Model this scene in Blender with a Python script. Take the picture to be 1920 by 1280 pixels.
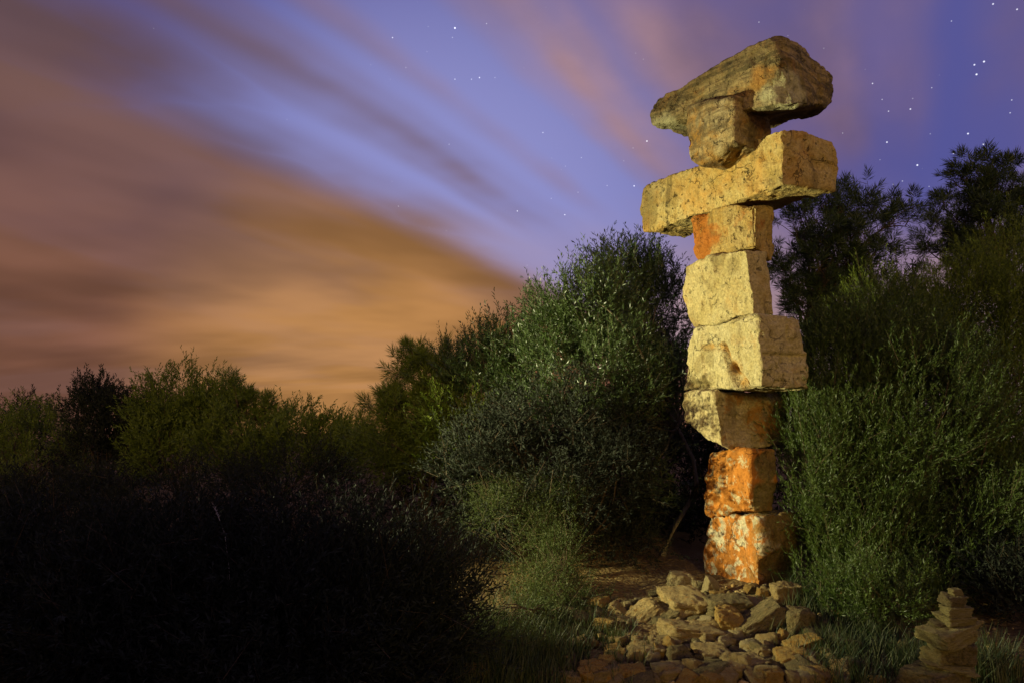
import bpy, bmesh, math, random
import numpy as np
from mathutils import Vector

for o in list(bpy.data.objects):
    bpy.data.objects.remove(o, do_unlink=True)
scene = bpy.context.scene
COL = scene.collection
RNG = np.random.default_rng(7)
random.seed(7)

# ------------------------------------------------------------------ camera
F = 1250.0                       # focal length in pixels of the 1920 wide photograph
EYE = np.array([0.0, 0.0, 1.6])
PITCH = math.atan(0.08)
cam_data = bpy.data.cameras.new('camera')
cam_data.sensor_width = 36.0
cam_data.lens = 36.0 * F / 1920.0
cam_data.clip_end = 2000.0
cam = bpy.data.objects.new('camera', cam_data)
COL.objects.link(cam)
cam.location = EYE
cam.rotation_euler = (math.pi / 2 + PITCH, 0, 0)
scene.camera = cam

# ------------------------------------------------------------------ view
vs = scene.view_settings
vs.view_transform = 'Standard'
vs.look = 'None'
vs.exposure = 0.0
vs.gamma = 1.0
vs.use_curve_mapping = False


def ray(px, py):
    h = (px - 960.0) / F
    v = (640.0 - py) / F
    return np.array([h, math.cos(PITCH) - v * math.sin(PITCH), math.sin(PITCH) + v * math.cos(PITCH)])


def at(px, py, Y):
    r = ray(px, py)
    return EYE + r * (Y / r[1])


# ------------------------------------------------------------------ node expressions
class NT:
    """tiny expression builder over a node tree"""
    def __init__(self, tree):
        self.t = tree

    def node(self, kind, **kw):
        n = self.t.nodes.new(kind)
        for k, v in kw.items():
            setattr(n, k, v)
        return n

    def put(self, sock, val):
        if isinstance(val, bpy.types.NodeSocket):
            self.t.links.new(val, sock)
        else:
            sock.default_value = val

    def m(self, op, a, b=0.0, c=0.0, clamp=False):
        n = self.node('ShaderNodeMath', operation=op, use_clamp=clamp)
        self.put(n.inputs[0], a)
        self.put(n.inputs[1], b)
        self.put(n.inputs[2], c)
        return n.outputs[0]

    def vm(self, op, a, b=(0, 0, 0), scale=None):
        n = self.node('ShaderNodeVectorMath', operation=op)
        self.put(n.inputs[0], a)
        self.put(n.inputs[1], b)
        if scale is not None:
            self.put(n.inputs['Scale'], scale)
        return n.outputs['Value'] if op in ('DOT_PRODUCT', 'LENGTH', 'DISTANCE') else n.outputs['Vector']

    def step(self, x, a, b, lo=0.0, hi=1.0):
        n = self.node('ShaderNodeMapRange', interpolation_type='SMOOTHSTEP')
        self.put(n.inputs['Value'], x)
        n.inputs['From Min'].default_value = a
        n.inputs['From Max'].default_value = b
        n.inputs['To Min'].default_value = lo
        n.inputs['To Max'].default_value = hi
        return n.outputs['Result']

    def mix(self, f, a, b, blend='MIX'):
        n = self.node('ShaderNodeMix', data_type='RGBA', blend_type=blend)
        self.put(n.inputs[0], f)
        self.put(n.inputs[6], a if isinstance(a, bpy.types.NodeSocket) else tuple(a) + (1,))
        self.put(n.inputs[7], b if isinstance(b, bpy.types.NodeSocket) else tuple(b) + (1,))
        return n.outputs[2]

    def noise(self, vec, scale, detail=4.0, rough=0.55, dist=0.0):
        n = self.node('ShaderNodeTexNoise')
        self.put(n.inputs['Vector'], vec)
        n.inputs['Scale'].default_value = scale
        n.inputs['Detail'].default_value = detail
        n.inputs['Roughness'].default_value = rough
        n.inputs['Distortion'].default_value = dist
        return n.outputs[0]

    def voro(self, vec, scale, feature='F1'):
        n = self.node('ShaderNodeTexVoronoi', feature=feature)
        self.put(n.inputs['Vector'], vec)
        n.inputs['Scale'].default_value = scale
        return n.outputs['Distance']

    def xyz(self, x, y, z=0.0):
        n = self.node('ShaderNodeCombineXYZ')
        self.put(n.inputs[0], x)
        self.put(n.inputs[1], y)
        self.put(n.inputs[2], z)
        return n.outputs[0]

    def ramp(self, x, stops):
        n = self.node('ShaderNodeValToRGB')
        self.put(n.inputs[0], x)
        cr = n.color_ramp
        cr.interpolation = 'EASE'
        while len(cr.elements) < len(stops):
            cr.elements.new(0.5)
        for e, (p, v) in zip(cr.elements, stops):
            e.position = p
            e.color = (v, v, v, 1)
        return n.outputs['Color']


# ------------------------------------------------------------------ night sky: deep blue, town-lit streaked cloud, stars
SUN_EL = math.radians(12.0)
SUN_AZ = math.radians(4.0)        # horizontal heading of the light, from straight ahead
world = bpy.data.worlds.new('World')
scene.world = world
world.use_nodes = True
wt = world.node_tree
wt.nodes.clear()
W = NT(wt)
tc = W.node('ShaderNodeTexCoord')
d = W.vm('NORMALIZE', tc.outputs['Generated'])
sep = W.node('ShaderNodeSeparateXYZ')
wt.links.new(d, sep.inputs[0])
dx, dy, dz = sep.outputs
el = W.m('MAXIMUM', dz, 0.0)
AZ = math.radians(30.6)             # heading the cloud streaks run to
k = W.m('ADD', el, 0.1)
u = W.m('DIVIDE', W.vm('DOT_PRODUCT', d, (math.cos(AZ), -math.sin(AZ), 0)), k)
v = W.m('DIVIDE', W.vm('DOT_PRODUCT', d, (math.sin(AZ), math.cos(AZ), 0)), k)
us = W.m('DIVIDE', u, W.m('ADD', 1.0, W.m('MULTIPLY', W.m('ABSOLUTE', u), 0.32)))
uv_s = W.xyz(us, W.m('MULTIPLY', v, 0.22), 0.0)
warp = W.m('SUBTRACT', W.noise(uv_s, 2.3, 3.0), 0.5)
warp2 = W.m('SUBTRACT', W.noise(W.xyz(us, W.m('MULTIPLY', v, 0.3), 4.0), 5.0, 3.0, 0.5), 0.5)
uw = W.m('ADD', u, W.m('ADD', W.m('MULTIPLY', warp, 0.22), W.m('MULTIPLY', warp2, 0.07)))
U0, U1 = -2.6, 0.7
un = W.m('DIVIDE', W.m('SUBTRACT', uw, U0), U1 - U0)
bands = [(-2.5, 1), (-1.95, 1), (-1.76, .80), (-1.60, .40), (-1.47, .05), (-1.37, .5), (-1.28, .80), (-1.2, .4),
         (-1.12, .07), (-1.04, .42), (-.96, .05), (-.84, .04), (-.76, .5), (-.69, .85), (-.62, .6), (-.55, .34),
         (-.45, .75), (-.3, .85), (-.15, .62), (-.04, .3), (.05, .42), (.14, .06), (.25, .4), (.36, .75), (.55, .5)]
cov = W.ramp(un, [((p - U0) / (U1 - U0), c) for p, c in bands])
near_bank = W.m('MULTIPLY', W.step(uw, -1.55, -1.22, 1.0, 0.0), W.step(W.m('ADD', v, W.m('MULTIPLY', warp2, 0.5)), 0.75, 1.35, 0.95, 0.0))
# thin streaks lose their edge towards the far end; the big bank (u < -1.6) goes on
far_fade = W.step(W.m('ADD', v, W.m('MULTIPLY', warp, 1.6)), 1.75, 2.7, 1.0, 0.12)
bank = W.step(uw, -1.85, -1.5, 1.0, 0.0)
cov = W.m('MULTIPLY', cov, W.m('MAXIMUM', far_fade, bank))
thin = W.noise(W.xyz(us, W.m('MULTIPLY', v, 0.16), 9.0), 3.0, 3.0, 0.5)
cov = W.m('MULTIPLY', cov, W.m('MAXIMUM', W.step(thin, 0.2, 0.58, 0.7, 1.0), W.m('MULTIPLY', bank, 0.93)), clamp=True)
cov = W.m('MAXIMUM', cov, near_bank)
# clear sky
pd = Vector(ray(820, 540)).normalized()
blue = W.mix(W.step(W.vm('DOT_PRODUCT', d, tuple(pd)), 0.86, 0.99), (0.088, 0.092, 0.31), (0.27, 0.28, 0.60))
sky = W.node('ShaderNodeTexSky', sky_type='NISHITA')
sky.sun_disc = False
sky.sun_elevation = math.radians(-4.0)
sky.sun_rotation = math.pi + SUN_AZ
blot = W.noise(W.xyz(us, W.m('MULTIPLY', v, 0.55), 13.0), 2.6, 3.0, 0.5)
cov = W.m('MULTIPLY', cov, W.m('MAXIMUM', W.step(blot, 0.34, 0.62, 0.45, 1.0), W.m('MAXIMUM', bank, near_bank)))
blue = W.vm('ADD', blue, W.vm('SCALE', sky.outputs[0], scale=0.05))
# cloud, lit from below by the town beyond the trees
side = W.vm('DOT_PRODUCT', d, (math.sin(math.radians(20)), math.cos(math.radians(20)), 0))
cl = W.mix(W.step(u, -1.9, -0.6), (0.145, 0.080, 0.062), (0.38, 0.215, 0.205))
gd = Vector(ray(700, 720)).normalized()
mott = W.noise(W.xyz(us, W.m('MULTIPLY', v, 0.45), 7.0), 5.5, 5.0, 0.6)
cl = W.mix(W.step(mott, 0.35, 0.7, 0.0, 0.25), cl, (0.13, 0.085, 0.10))
near_glow = W.step(W.vm('DOT_PRODUCT', d, tuple(gd)), 0.93, 0.999)
low_glow = W.step(el, 0.0, 0.55, 1.0, 0.0)
cl = W.mix(W.m('MULTIPLY', low_glow, 0.75), cl, (0.24, 0.098, 0.056))
cl = W.mix(W.m('MULTIPLY', near_glow, 0.9), cl, (0.46, 0.22, 0.07))
tone = W.noise(W.xyz(us, W.m('MULTIPLY', v, 0.2), 2.0), 3.2, 3.0, 0.5)
cl = W.vm('SCALE', cl, scale=W.step(tone, 0.32, 0.70, 0.66, 1.2))
haze_l = W.step(W.m('ADD', el, W.m('MULTIPLY', warp, 0.2)), 0.10, 0.30, 0.75, 0.0)
blue = W.mix(haze_l, blue, (0.46, 0.29, 0.25))
col = W.mix(cov, blue, cl)
# stars at the places they have over the tower
stars = [(853, 53, 1.6), (736, 71, .8), (853, 149, .7), (884, 149, .6), (899, 146, 1.0), (928, 146, .4), (761, 127, .35),
         (1018, 249, .7), (1213, 265, 1.2), (1189, 349, 1.1), (970, 396, .9), (1059, 403, .9), (1090, 296, .45),
         (1187, 278, .35), (747, 387, .4), (842, 271, .4), (1060, 312, .3), (1862, 8, 1.0), (1907, 18, .9),
         (1784, 40, .5), (1845, 116, 1.3), (1827, 122, 1.1), (1831, 140, 1.3), (1707, 205, 1.0), (1747, 165, .5),
         (1666, 209, .7), (1654, 187, .5), (1663, 267, 1.1), (1815, 251, 1.2), (1844, 271, 1.0), (1788, 288, .9),
         (1720, 310, 1.3), (1897, 188, .6), (1894, 212, .6), (1675, 346, .5), (1611, 355, .9), (1636, 157, .8),
         (1596, 330, .4), (1423, 42, .5), (1557, 170, .6), (1742, 350, .4), (1580, 250, .4), (1650, 300, .3)]
acc = None
for i, (px, py, b) in enumerate(stars):
    sd = Vector(ray(px, py)).normalized()
    dist = W.vm('DISTANCE', d, tuple(sd))
    s = W.step(dist, 0.0004, 0.0006 + 0.0006 * b, 0.8 * b, 0.0)
    acc = s if acc is None else W.m('ADD', acc, s)
small = W.m('MULTIPLY', W.step(W.voro(d, 46.0), 0.02, 0.05, 1.0, 0.0),
            W.step(W.noise(d, 9.0, 2.0), 0.42, 0.7, 0.0, 0.4))
acc = W.m('ADD', acc, W.m('MULTIPLY', small, W.m('SUBTRACT', 1.0, bank)))
col = W.vm('ADD', col, W.vm('SCALE', W.xyz(0.95, 0.97, 1.0), scale=acc))
bg = W.node('ShaderNodeBackground')
wt.links.new(col, bg.inputs[0])
bg.inputs[1].default_value = 1.0
wout = W.node('ShaderNodeOutputWorld')
wt.links.new(bg.outputs[0], wout.inputs[0])

# ------------------------------------------------------------------ light: far-off street glow (sun) and the hand torch
sun_d = bpy.data.lights.new('low_night_light', 'SUN')
sun_d.energy = 0.95
sun_d.angle = math.radians(10)
sun_d.color = (1.0, 0.64, 0.17)
sun = bpy.data.objects.new('low_night_light', sun_d)
COL.objects.link(sun)
sun.rotation_euler = Vector((math.sin(-SUN_AZ) * math.cos(SUN_EL), math.cos(SUN_AZ) * math.cos(SUN_EL),
                             -math.sin(SUN_EL))).to_track_quat('-Z', 'Y').to_euler()

TORCH = Vector((-4.9, 5.6, 1.5))
t_d = bpy.data.lights.new('torch_beam', 'SPOT')
t_d.energy = 4300.0
t_d.color = (0.98, 0.90, 0.52)
t_d.spot_size = math.radians(55)
t_d.spot_blend = 0.65
t_d.shadow_soft_size = 0.05
torch = bpy.data.objects.new('torch_beam', t_d)
COL.objects.link(torch)
torch.location = TORCH
torch.rotation_euler = (Vector((2.1, 5.9, 1.8)) - TORCH).to_track_quat('-Z', 'Y').to_euler()


# ------------------------------------------------------------------ numpy noise
def hash3(i, j, k, seed):
    h = (i * 374761393 + j * 668265263 + k * 2147483647 + seed * 974634721) & 0xffffffff
    h = ((h ^ (h >> 13)) * 1274126177) & 0xffffffff
    h = h ^ (h >> 16)
    return (h & 0xffff) / 65535.0


def vnoise(p, seed=0):
    p = np.asarray(p, dtype=float)
    q = np.floor(p).astype(np.int64)
    f = p - q
    f = f * f * f * (f * (f * 6 - 15) + 10)
    r = 0.0
    for a in (0, 1):
        wx = f[:, 0] if a else 1 - f[:, 0]
        for b in (0, 1):
            wy = f[:, 1] if b else 1 - f[:, 1]
            for c in (0, 1):
                wz = f[:, 2] if c else 1 - f[:, 2]
                r = r + wx * wy * wz * hash3(q[:, 0] + a, q[:, 1] + b, q[:, 2] + c, seed)
    return r * 2 - 1


def fbm(p, scale, octaves=4, seed=0, gain=0.5):
    p = np.asarray(p, dtype=float) * scale
    r, amp = 0.0, 1.0
    for o in range(octaves):
        r = r + amp * vnoise(p + 17.3 * o, seed + o)
        p = p * 2.03
        amp *= gain
    return r


# ------------------------------------------------------------------ object helpers
def new_obj(name, mesh, mat=None, parent=None):
    o = bpy.data.objects.new(name, mesh)
    COL.objects.link(o)
    if mat is not None and mesh is not None and not mesh.materials:
        mesh.materials.append(mat)
    if parent is not None:
        o.parent = parent
    return o


def tag(o, label=None, cat=None, group=None, kind=None):
    if label:
        o['label'] = label
    if cat:
        o['category'] = cat
    if group:
        o['group'] = group
    if kind:
        o['kind'] = kind
    return o


def empty(name, loc):
    o = bpy.data.objects.new(name, None)
    COL.objects.link(o)
    o.location = loc
    o.empty_display_size = 0.2
    return o


def np_mesh(name, verts, faces, attrs=None, smooth=False):
    """faces: (n,3) or (n,4) int array"""
    me = bpy.data.meshes.new(name)
    faces = np.asarray(faces)
    n, kf = faces.shape
    me.vertices.add(len(verts))
    me.vertices.foreach_set('co', np.asarray(verts, dtype=np.float32).ravel())
    me.loops.add(n * kf)
    me.loops.foreach_set('vertex_index', faces.astype(np.int32).ravel())
    me.polygons.add(n)
    me.polygons.foreach_set('loop_start', np.arange(0, n * kf, kf, dtype=np.int32))
    if smooth:
        me.polygons.foreach_set('use_smooth', np.ones(n, dtype=bool))
    for key, val in (attrs or {}).items():
        a = me.attributes.new(key, 'FLOAT', 'POINT')
        a.data.foreach_set('value', np.asarray(val, dtype=np.float32))
    me.update(calc_edges=True)
    return me


# ------------------------------------------------------------------ materials
def mat_new(name):
    m = bpy.data.materials.new(name)
    m.use_nodes = True
    m.node_tree.nodes.clear()
    return m, NT(m.node_tree)


def finish(m, T, colour, rough, normal=None, spec=0.3):
    b = T.node('ShaderNodeBsdfPrincipled')
    T.put(b.inputs['Base Color'], colour if isinstance(colour, bpy.types.NodeSocket) else tuple(colour) + (1,))
    T.put(b.inputs['Roughness'], rough)
    b.inputs['Specular IOR Level'].default_value = spec
    if normal is not None:
        T.put(b.inputs['Normal'], normal)
    o = T.node('ShaderNodeOutputMaterial')
    m.node_tree.links.new(b.outputs[0], o.inputs[0])
    return b, o


def bump(T, h, strength, dist):
    n = T.node('ShaderNodeBump')
    n.inputs['Strength'].default_value = strength
    n.inputs['Distance'].default_value = dist
    T.put(n.inputs['Height'], h)
    return n.outputs[0]


def stone_mat(name, base, second, stain, stain_amt, dirt, dirt_amt, strata=0.0, pits=0.5, seed=0.0, patch=4.0, soft=0.05, streak=0.6):
    """weathered limestone: two cream tones, rust stain (noise + the 'stain' attribute), dark lichen, pits"""
    m, T = mat_new(name)
    tc = T.node('ShaderNodeTexCoord')
    p = T.vm('ADD', tc.outputs['Object'], (seed, seed * 1.7, seed * 0.6))
    big = T.noise(p, 2.2, 5, 0.6)
    mid = T.noise(p, 9.0, 6, 0.62)
    fine = T.noise(p, 48.0, 6, 0.65)
    c = T.mix(T.step(T.m('ADD', T.m('MULTIPLY', big, .6), T.m('MULTIPLY', mid, .4)), 0.36, 0.62), base, second)
    if strata:
        sp = T.node('ShaderNodeMapping')
        T.put(sp.inputs['Vector'], p)
        sp.inputs['Rotation'].default_value = (0.12, 0.16, 0)
        sp.inputs['Scale'].default_value = (1.0, 1.0, 9.0)
        st = T.noise(sp.outputs[0], 2.4, 5, 0.65)
        c = T.mix(T.m('MULTIPLY', T.step(st, 0.42, 0.60), strata), c, dirt)
    at_n = T.node('ShaderNodeAttribute', attribute_name='stain')
    sn = T.noise(T.vm('ADD', p, (5.2, 1.3, 2.2)), patch, 7, 0.66, 0.4)
    sm = T.m('ADD', T.m('ADD', sn, at_n.outputs['Fac']), stain_amt - 0.5)
    mask = T.step(sm, 0.51 - soft, 0.51 + soft)
    tint = T.mix(T.step(mid, 0.35, 0.68), stain, tuple(min(1, x * 1.55 + 0.01) for x in stain))
    tint = T.mix(T.step(fine, 0.42, 0.7, 0.0, 0.5), tint, tuple(x * 0.45 for x in stain))
    c = T.mix(T.m('MULTIPLY', mask, 0.93), c, tint)
    pa = T.node('ShaderNodeAttribute', attribute_name='pale')
    c = T.mix(T.m('MULTIPLY', T.m('MAXIMUM', pa.outputs['Fac'], 0.0), 0.85), c, (0.50, 0.48, 0.26))
    dark_m = T.m('MULTIPLY', T.m('MULTIPLY', pa.outputs['Fac'], -1.0, clamp=True), T.step(mid, 0.3, 0.5, 0.75, 1.0))
    c = T.mix(dark_m, c, T.mix(T.step(big, 0.35, 0.65), (0.15, 0.10, 0.03), (0.20, 0.16, 0.05)))  # negative pale values mix in a darker olive-brown
    dn = T.noise(T.vm('ADD', p, (9.1, 4.2, 7.7)), 6.0, 7, 0.7, 0.3)
    dm = T.step(T.m('ADD', T.m('MULTIPLY', dn, 0.7), T.m('MULTIPLY', fine, 0.3)), 0.62 - dirt_amt * 0.25, 0.74 - dirt_amt * 0.25)
    c = T.mix(T.m('MULTIPLY', dm, 0.8), c, dirt)
    pit_n = T.noise(T.vm('ADD', p, (1.9, 8.2, 3.7)), 19.0, 3, 0.5, 0.15)
    pit = T.m('MULTIPLY', T.step(pit_n, 0.60, 0.70), T.step(big, 0.40, 0.62))
    c = T.mix(T.m('MULTIPLY', pit, 0.75 * pits), c, tuple(x * 0.35 for x in dirt))
    c = T.mix(1.0, c, T.mix(T.step(fine, 0.3, 0.7), (0.55, 0.55, 0.55), (1.0, 1.0, 1.0)), 'MULTIPLY')
    sm_ = T.node('ShaderNodeMapping')
    T.put(sm_.inputs['Vector'], p)
    sm_.inputs['Scale'].default_value = (1.0, 1.0, 0.13)
    run = T.m('MULTIPLY', T.step(T.noise(sm_.outputs[0], 11.0, 4, 0.6), 0.52, 0.68), T.step(T.noise(p, 3.1, 3), 0.42, 0.6, 0.0, streak))
    c = T.mix(run, c, tuple(x * 0.8 for x in dirt))
    wv = T.node('ShaderNodeTexVoronoi', feature='DISTANCE_TO_EDGE')
    T.put(wv.inputs['Vector'], T.vm('ADD', p, T.vm('SCALE', T.xyz(T.noise(p, 5.0, 4), T.noise(p, 6.0, 4), T.noise(p, 5.5, 4)), scale=0.45)))
    wv.inputs['Scale'].default_value = 2.3
    crack = T.m('MULTIPLY', T.step(wv.outputs['Distance'], 0.004, 0.016, 1.0, 0.0), T.step(T.noise(T.vm('ADD', p, (3.3, 3.1, 0.2)), 2.0, 2), 0.50, 0.60))
    c = T.mix(T.m('MULTIPLY', crack, 0.5), c, tuple(x * 0.3 for x in dirt))
    h = T.m('ADD', T.m('MULTIPLY', mid, 0.9), T.m('MULTIPLY', fine, 0.35))
    h = T.m('SUBTRACT', T.m('SUBTRACT', h, T.m('MULTIPLY', pit, 1.1 * pits)), T.m('MULTIPLY', crack, 0.7))
    finish(m, T, c, 0.9, bump(T, h, 0.9, 0.045), 0.2)
    return m


CREAM = (0.42, 0.335, 0.13)
PALE = (0.51, 0.43, 0.20)
OCHRE = (0.40, 0.26, 0.075)
RUST = (0.36, 0.105, 0.008)
LICHEN = (0.075, 0.062, 0.028)
M_CAP = stone_mat('weathered_cap_stone', (0.28, 0.205, 0.075), (0.37, 0.285, 0.12), (0.34, 0.18, 0.04), 0.36, LICHEN, 0.5, 0.75, 0.5, 1.0, 4.0, 0.12)
M_HEAD = stone_mat('lichened_head_stone', (0.36, 0.26, 0.10), (0.44, 0.36, 0.18), (0.34, 0.17, 0.025), 0.44, (0.085, 0.062, 0.028), 0.6, 0.6, 0.6, 3.0, 4.0, 0.12)
M_BEAM = stone_mat('pitted_golden_stone', (0.44, 0.31, 0.085), (0.50, 0.40, 0.16), (0.43, 0.24, 0.05), 0.44, (0.13, 0.095, 0.035), 0.3, 0.0, 1.0, 5.0, 3.0, 0.16)
M_NECK = stone_mat('rust_necked_stone', (0.42, 0.26, 0.055), (0.46, 0.35, 0.13), (0.33, 0.105, 0.008), 0.36, (0.14, 0.10, 0.03), 0.25, 0.15, 0.6, 7.0, 4.0, 0.09)
M_CHEST = stone_mat('pale_cream_stone', CREAM, PALE, (0.42, 0.25, 0.06), 0.40, (0.16, 0.12, 0.045), 0.25, 0.0, 0.8, 9.0, 2.5, 0.14)
M_TORSO = stone_mat('pale_flaked_stone', (0.44, 0.36, 0.15), (0.53, 0.46, 0.235), (0.38, 0.20, 0.035), 0.32, (0.17, 0.125, 0.05), 0.26, 0.0, 0.6, 12.0, 3.0, 0.12)
M_HIP = stone_mat('furrowed_cream_stone', (0.44, 0.35, 0.15), (0.54, 0.46, 0.23), (0.34, 0.17, 0.03), 0.36, (0.12, 0.085, 0.03), 0.28, 0.3, 0.5, 15.0)
M_RUSTA = stone_mat('rust_orange_stone', PALE, (0.60, 0.50, 0.28), (0.44, 0.150, 0.006), 0.585, (0.16, 0.055, 0.008), 0.25, 0.0, 0.3, 18.0, 9.0)
M_RUSTB = stone_mat('rust_patched_stone', (0.58, 0.52, 0.32), (0.62, 0.55, 0.34), (0.44, 0.150, 0.006), 0.535, (0.18, 0.065, 0.008), 0.2, 0.0, 0.3, 21.0, 8.0)
M_ROCK = stone_mat('ground_limestone', (0.36, 0.255, 0.09), (0.44, 0.335, 0.14), (0.33, 0.17, 0.035), 0.40, (0.08, 0.065, 0.03), 0.3, 0.0, 0.4, 25.0)
M_ROCK_PALE = stone_mat('pale_ground_limestone', (0.41, 0.32, 0.14), (0.49, 0.40, 0.19), (0.36, 0.2, 0.05), 0.34, (0.11, 0.09, 0.04), 0.2, 0.0, 0.5, 28.0)
M_ROCK_ORANGE = stone_mat('orange_ground_stone', (0.40, 0.25, 0.06), (0.44, 0.30, 0.09), (0.38, 0.18, 0.02), 0.44, (0.10, 0.06, 0.02), 0.2, 0.0, 0.4, 31.0)
M_ROCK_DARK = stone_mat('mossy_ground_stone', (0.22, 0.165, 0.06), (0.29, 0.225, 0.095), (0.2, 0.11, 0.03), 0.38, (0.05, 0.05, 0.022), 0.5, 0.3, 0.4, 34.0)
M_CAIRN = stone_mat('mossy_cairn_stone', (0.31, 0.25, 0.085), (0.39, 0.33, 0.13), (0.26, 0.17, 0.04), 0.38, (0.08, 0.07, 0.025), 0.32, 0.0, 0.4, 37.0)


def soil_mat():
    m, T = mat_new('stony_soil')
    tc = T.node('ShaderNodeTexCoord')
    p = tc.outputs['Object']
    a = T.noise(p, 1.4, 6, 0.6)
    b = T.noise(p, 22.0, 6, 0.65)
    c = T.mix(T.step(a, 0.35, 0.65), (0.125, 0.080, 0.028), (0.19, 0.125, 0.045))
    c = T.mix(T.step(b, 0.45, 0.7), c, (0.20, 0.15, 0.07))
    e = T.voro(p, 30.0)
    c = T.mix(T.step(e, 0.1, 0.4, 0.6, 0.0), c, (0.24, 0.18, 0.09))
    h = T.m('SUBTRACT', T.m('MULTIPLY', b, 1.0), T.m('MULTIPLY', e, 0.8))
    finish(m, T, c, 0.95, bump(T, h, 0.8, 0.03), 0.1)
    return m


def leaf_mat(name, dark, light, rough=0.5, spec=0.35, trans=0.25):
    m, T = mat_new(name)
    a = T.node('ShaderNodeAttribute', attribute_name='rnd')
    c = T.mix(a.outputs['Fac'], dark, light)
    b, o = finish(m, T, c, rough, None, spec)
    tr = T.node('ShaderNodeBsdfTranslucent')
    T.put(tr.inputs[0], T.mix(1.0, c, (1.0, 1.15, 0.6), 'MULTIPLY'))
    mx = T.node('ShaderNodeMixShader')
    mx.inputs[0].default_value = trans
    T.t.links.new(b.outputs[0], mx.inputs[1])
    T.t.links.new(tr.outputs[0], mx.inputs[2])
    T.t.links.new(mx.outputs[0], o.inputs[0])
    return m


def bark_mat(name, a, b):
    m, T = mat_new(name)
    tc = T.node('ShaderNodeTexCoord')
    mp = T.node('ShaderNodeMapping')
    T.put(mp.inputs['Vector'], tc.outputs['Object'])
    mp.inputs['Scale'].default_value = (1, 1, 0.25)
    n = T.noise(mp.outputs[0], 40.0, 5, 0.6)
    finish(m, T, T.mix(T.step(n, 0.35, 0.65), a, b), 0.9, bump(T, n, 0.7, 0.01), 0.1)
    return m


M_SOIL = soil_mat()
M_OLIVE = leaf_mat('wild_olive_leaves', (0.028, 0.052, 0.014), (0.090, 0.132, 0.044), 0.42, 0.5)
M_SHRUB = leaf_mat('feathery_shrub_leaves', (0.030, 0.058, 0.008), (0.088, 0.128, 0.024), 0.5, 0.4)
M_HEATH = leaf_mat('heath_leaves', (0.070, 0.115, 0.010), (0.17, 0.22, 0.026), 0.55, 0.3)
M_HEATH_LOW = leaf_mat('low_heath_leaves', (0.030, 0.050, 0.012), (0.085, 0.105, 0.030), 0.6, 0.2)
M_PINE = leaf_mat('pine_needles', (0.022, 0.042, 0.012), (0.055, 0.085, 0.024), 0.5, 0.35, 0.1)
M_PINE_Y = leaf_mat('young_pine_needles', (0.065, 0.11, 0.010), (0.16, 0.205, 0.022), 0.5, 0.35, 0.15)
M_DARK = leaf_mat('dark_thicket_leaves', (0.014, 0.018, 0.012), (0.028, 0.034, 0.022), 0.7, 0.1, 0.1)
M_GRASS = leaf_mat('grass_blades', (0.018, 0.040, 0.012), (0.105, 0.105, 0.042), 0.55, 0.3, 0.25)
M_BARK = bark_mat('grey_bark', (0.10, 0.085, 0.055), (0.19, 0.165, 0.115))
M_BARK_P = bark_mat('pine_bark', (0.05, 0.035, 0.02), (0.11, 0.08, 0.05))


# ------------------------------------------------------------------ ground
TX, TY = 2.1, 6.1


def ground_z(x, y):
    x = np.asarray(x, dtype=float)
    y = np.asarray(y, dtype=float)
    z = 0.10 * np.exp(-((x - TX + .1) ** 2 / 0.5 + (y - 5.6) ** 2 / 0.45)) - 0.11
    z = z + 0.05 * np.sin(x * 1.3 + 0.6) * np.sin(y * 0.9 + 0.4)
    r = np.hypot(x, y)
    z = z - np.clip((r - 14) / 40, 0, None) ** 1.2 * 1.5
    return z


def g1(x, y):
    return float(ground_z(np.array([x]), np.array([y]))[0])


def make_ground():
    def axis(lo, hi, c, fine, rng):
        a = np.arange(c - rng, c + rng, fine)
        out = [fine]
        left, right = [], []
        s, p = fine, a[0]
        while p > lo:
            s *= 1.25
            p -= s
            left.append(p)
        s, p = fine, a[-1]
        while p < hi:
            s *= 1.25
            p += s
            right.append(p)
        return np.array(left[::-1] + list(a) + right)
    xs = axis(-500, 500, 1.4, 0.04, 2.4)
    ys = axis(-60, 900, 5.0, 0.04, 2.0)
    X, Y = np.meshgrid(xs, ys)
    x, y = X.ravel(), Y.ravel()
    z = ground_z(x, y)
    w = np.exp(-((x - 1.4) ** 2 + (y - 5) ** 2) / 30)
    p3 = np.stack([x, y, 0 * x], 1)
    z = z + w * (0.030 * fbm(p3, 3.0, 4, 3) + 0.02 * np.maximum(0, fbm(p3, 9.0, 2, 5)))
    nx, ny = len(xs), len(ys)
    i = np.arange((ny - 1) * (nx - 1))
    r, c = i // (nx - 1), i % (nx - 1)
    a = r * nx + c
    f = np.stack([a, a + 1, a + nx + 1, a + nx], 1)
    o = new_obj('ground', np_mesh('ground', np.stack([x, y, z], 1), f, smooth=True), M_SOIL)
    tag(o, 'dry stony brown soil around the stone tower', 'ground', kind='structure')


make_ground()


# ------------------------------------------------------------------ the tower's stones
def hull_mesh(points, voxel):
    bm = bmesh.new()
    for p in points:
        bm.verts.new(p)
    r = bmesh.ops.convex_hull(bm, input=bm.verts)
    junk = [g for g in r['geom_interior'] if isinstance(g, bmesh.types.BMVert)]
    bmesh.ops.delete(bm, geom=junk, context='VERTS')
    me = bpy.data.meshes.new('hull')
    bm.to_mesh(me)
    bm.free()
    o = bpy.data.objects.new('hull', me)
    COL.objects.link(o)
    md = o.modifiers.new('remesh', 'REMESH')
    md.mode = 'VOXEL'
    md.voxel_size = voxel
    dg = bpy.context.evaluated_depsgraph_get()
    ev = o.evaluated_get(dg)
    out = bpy.data.meshes.new_from_object(ev)
    bpy.data.objects.remove(o)
    bpy.data.meshes.remove(me)
    return out


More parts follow.
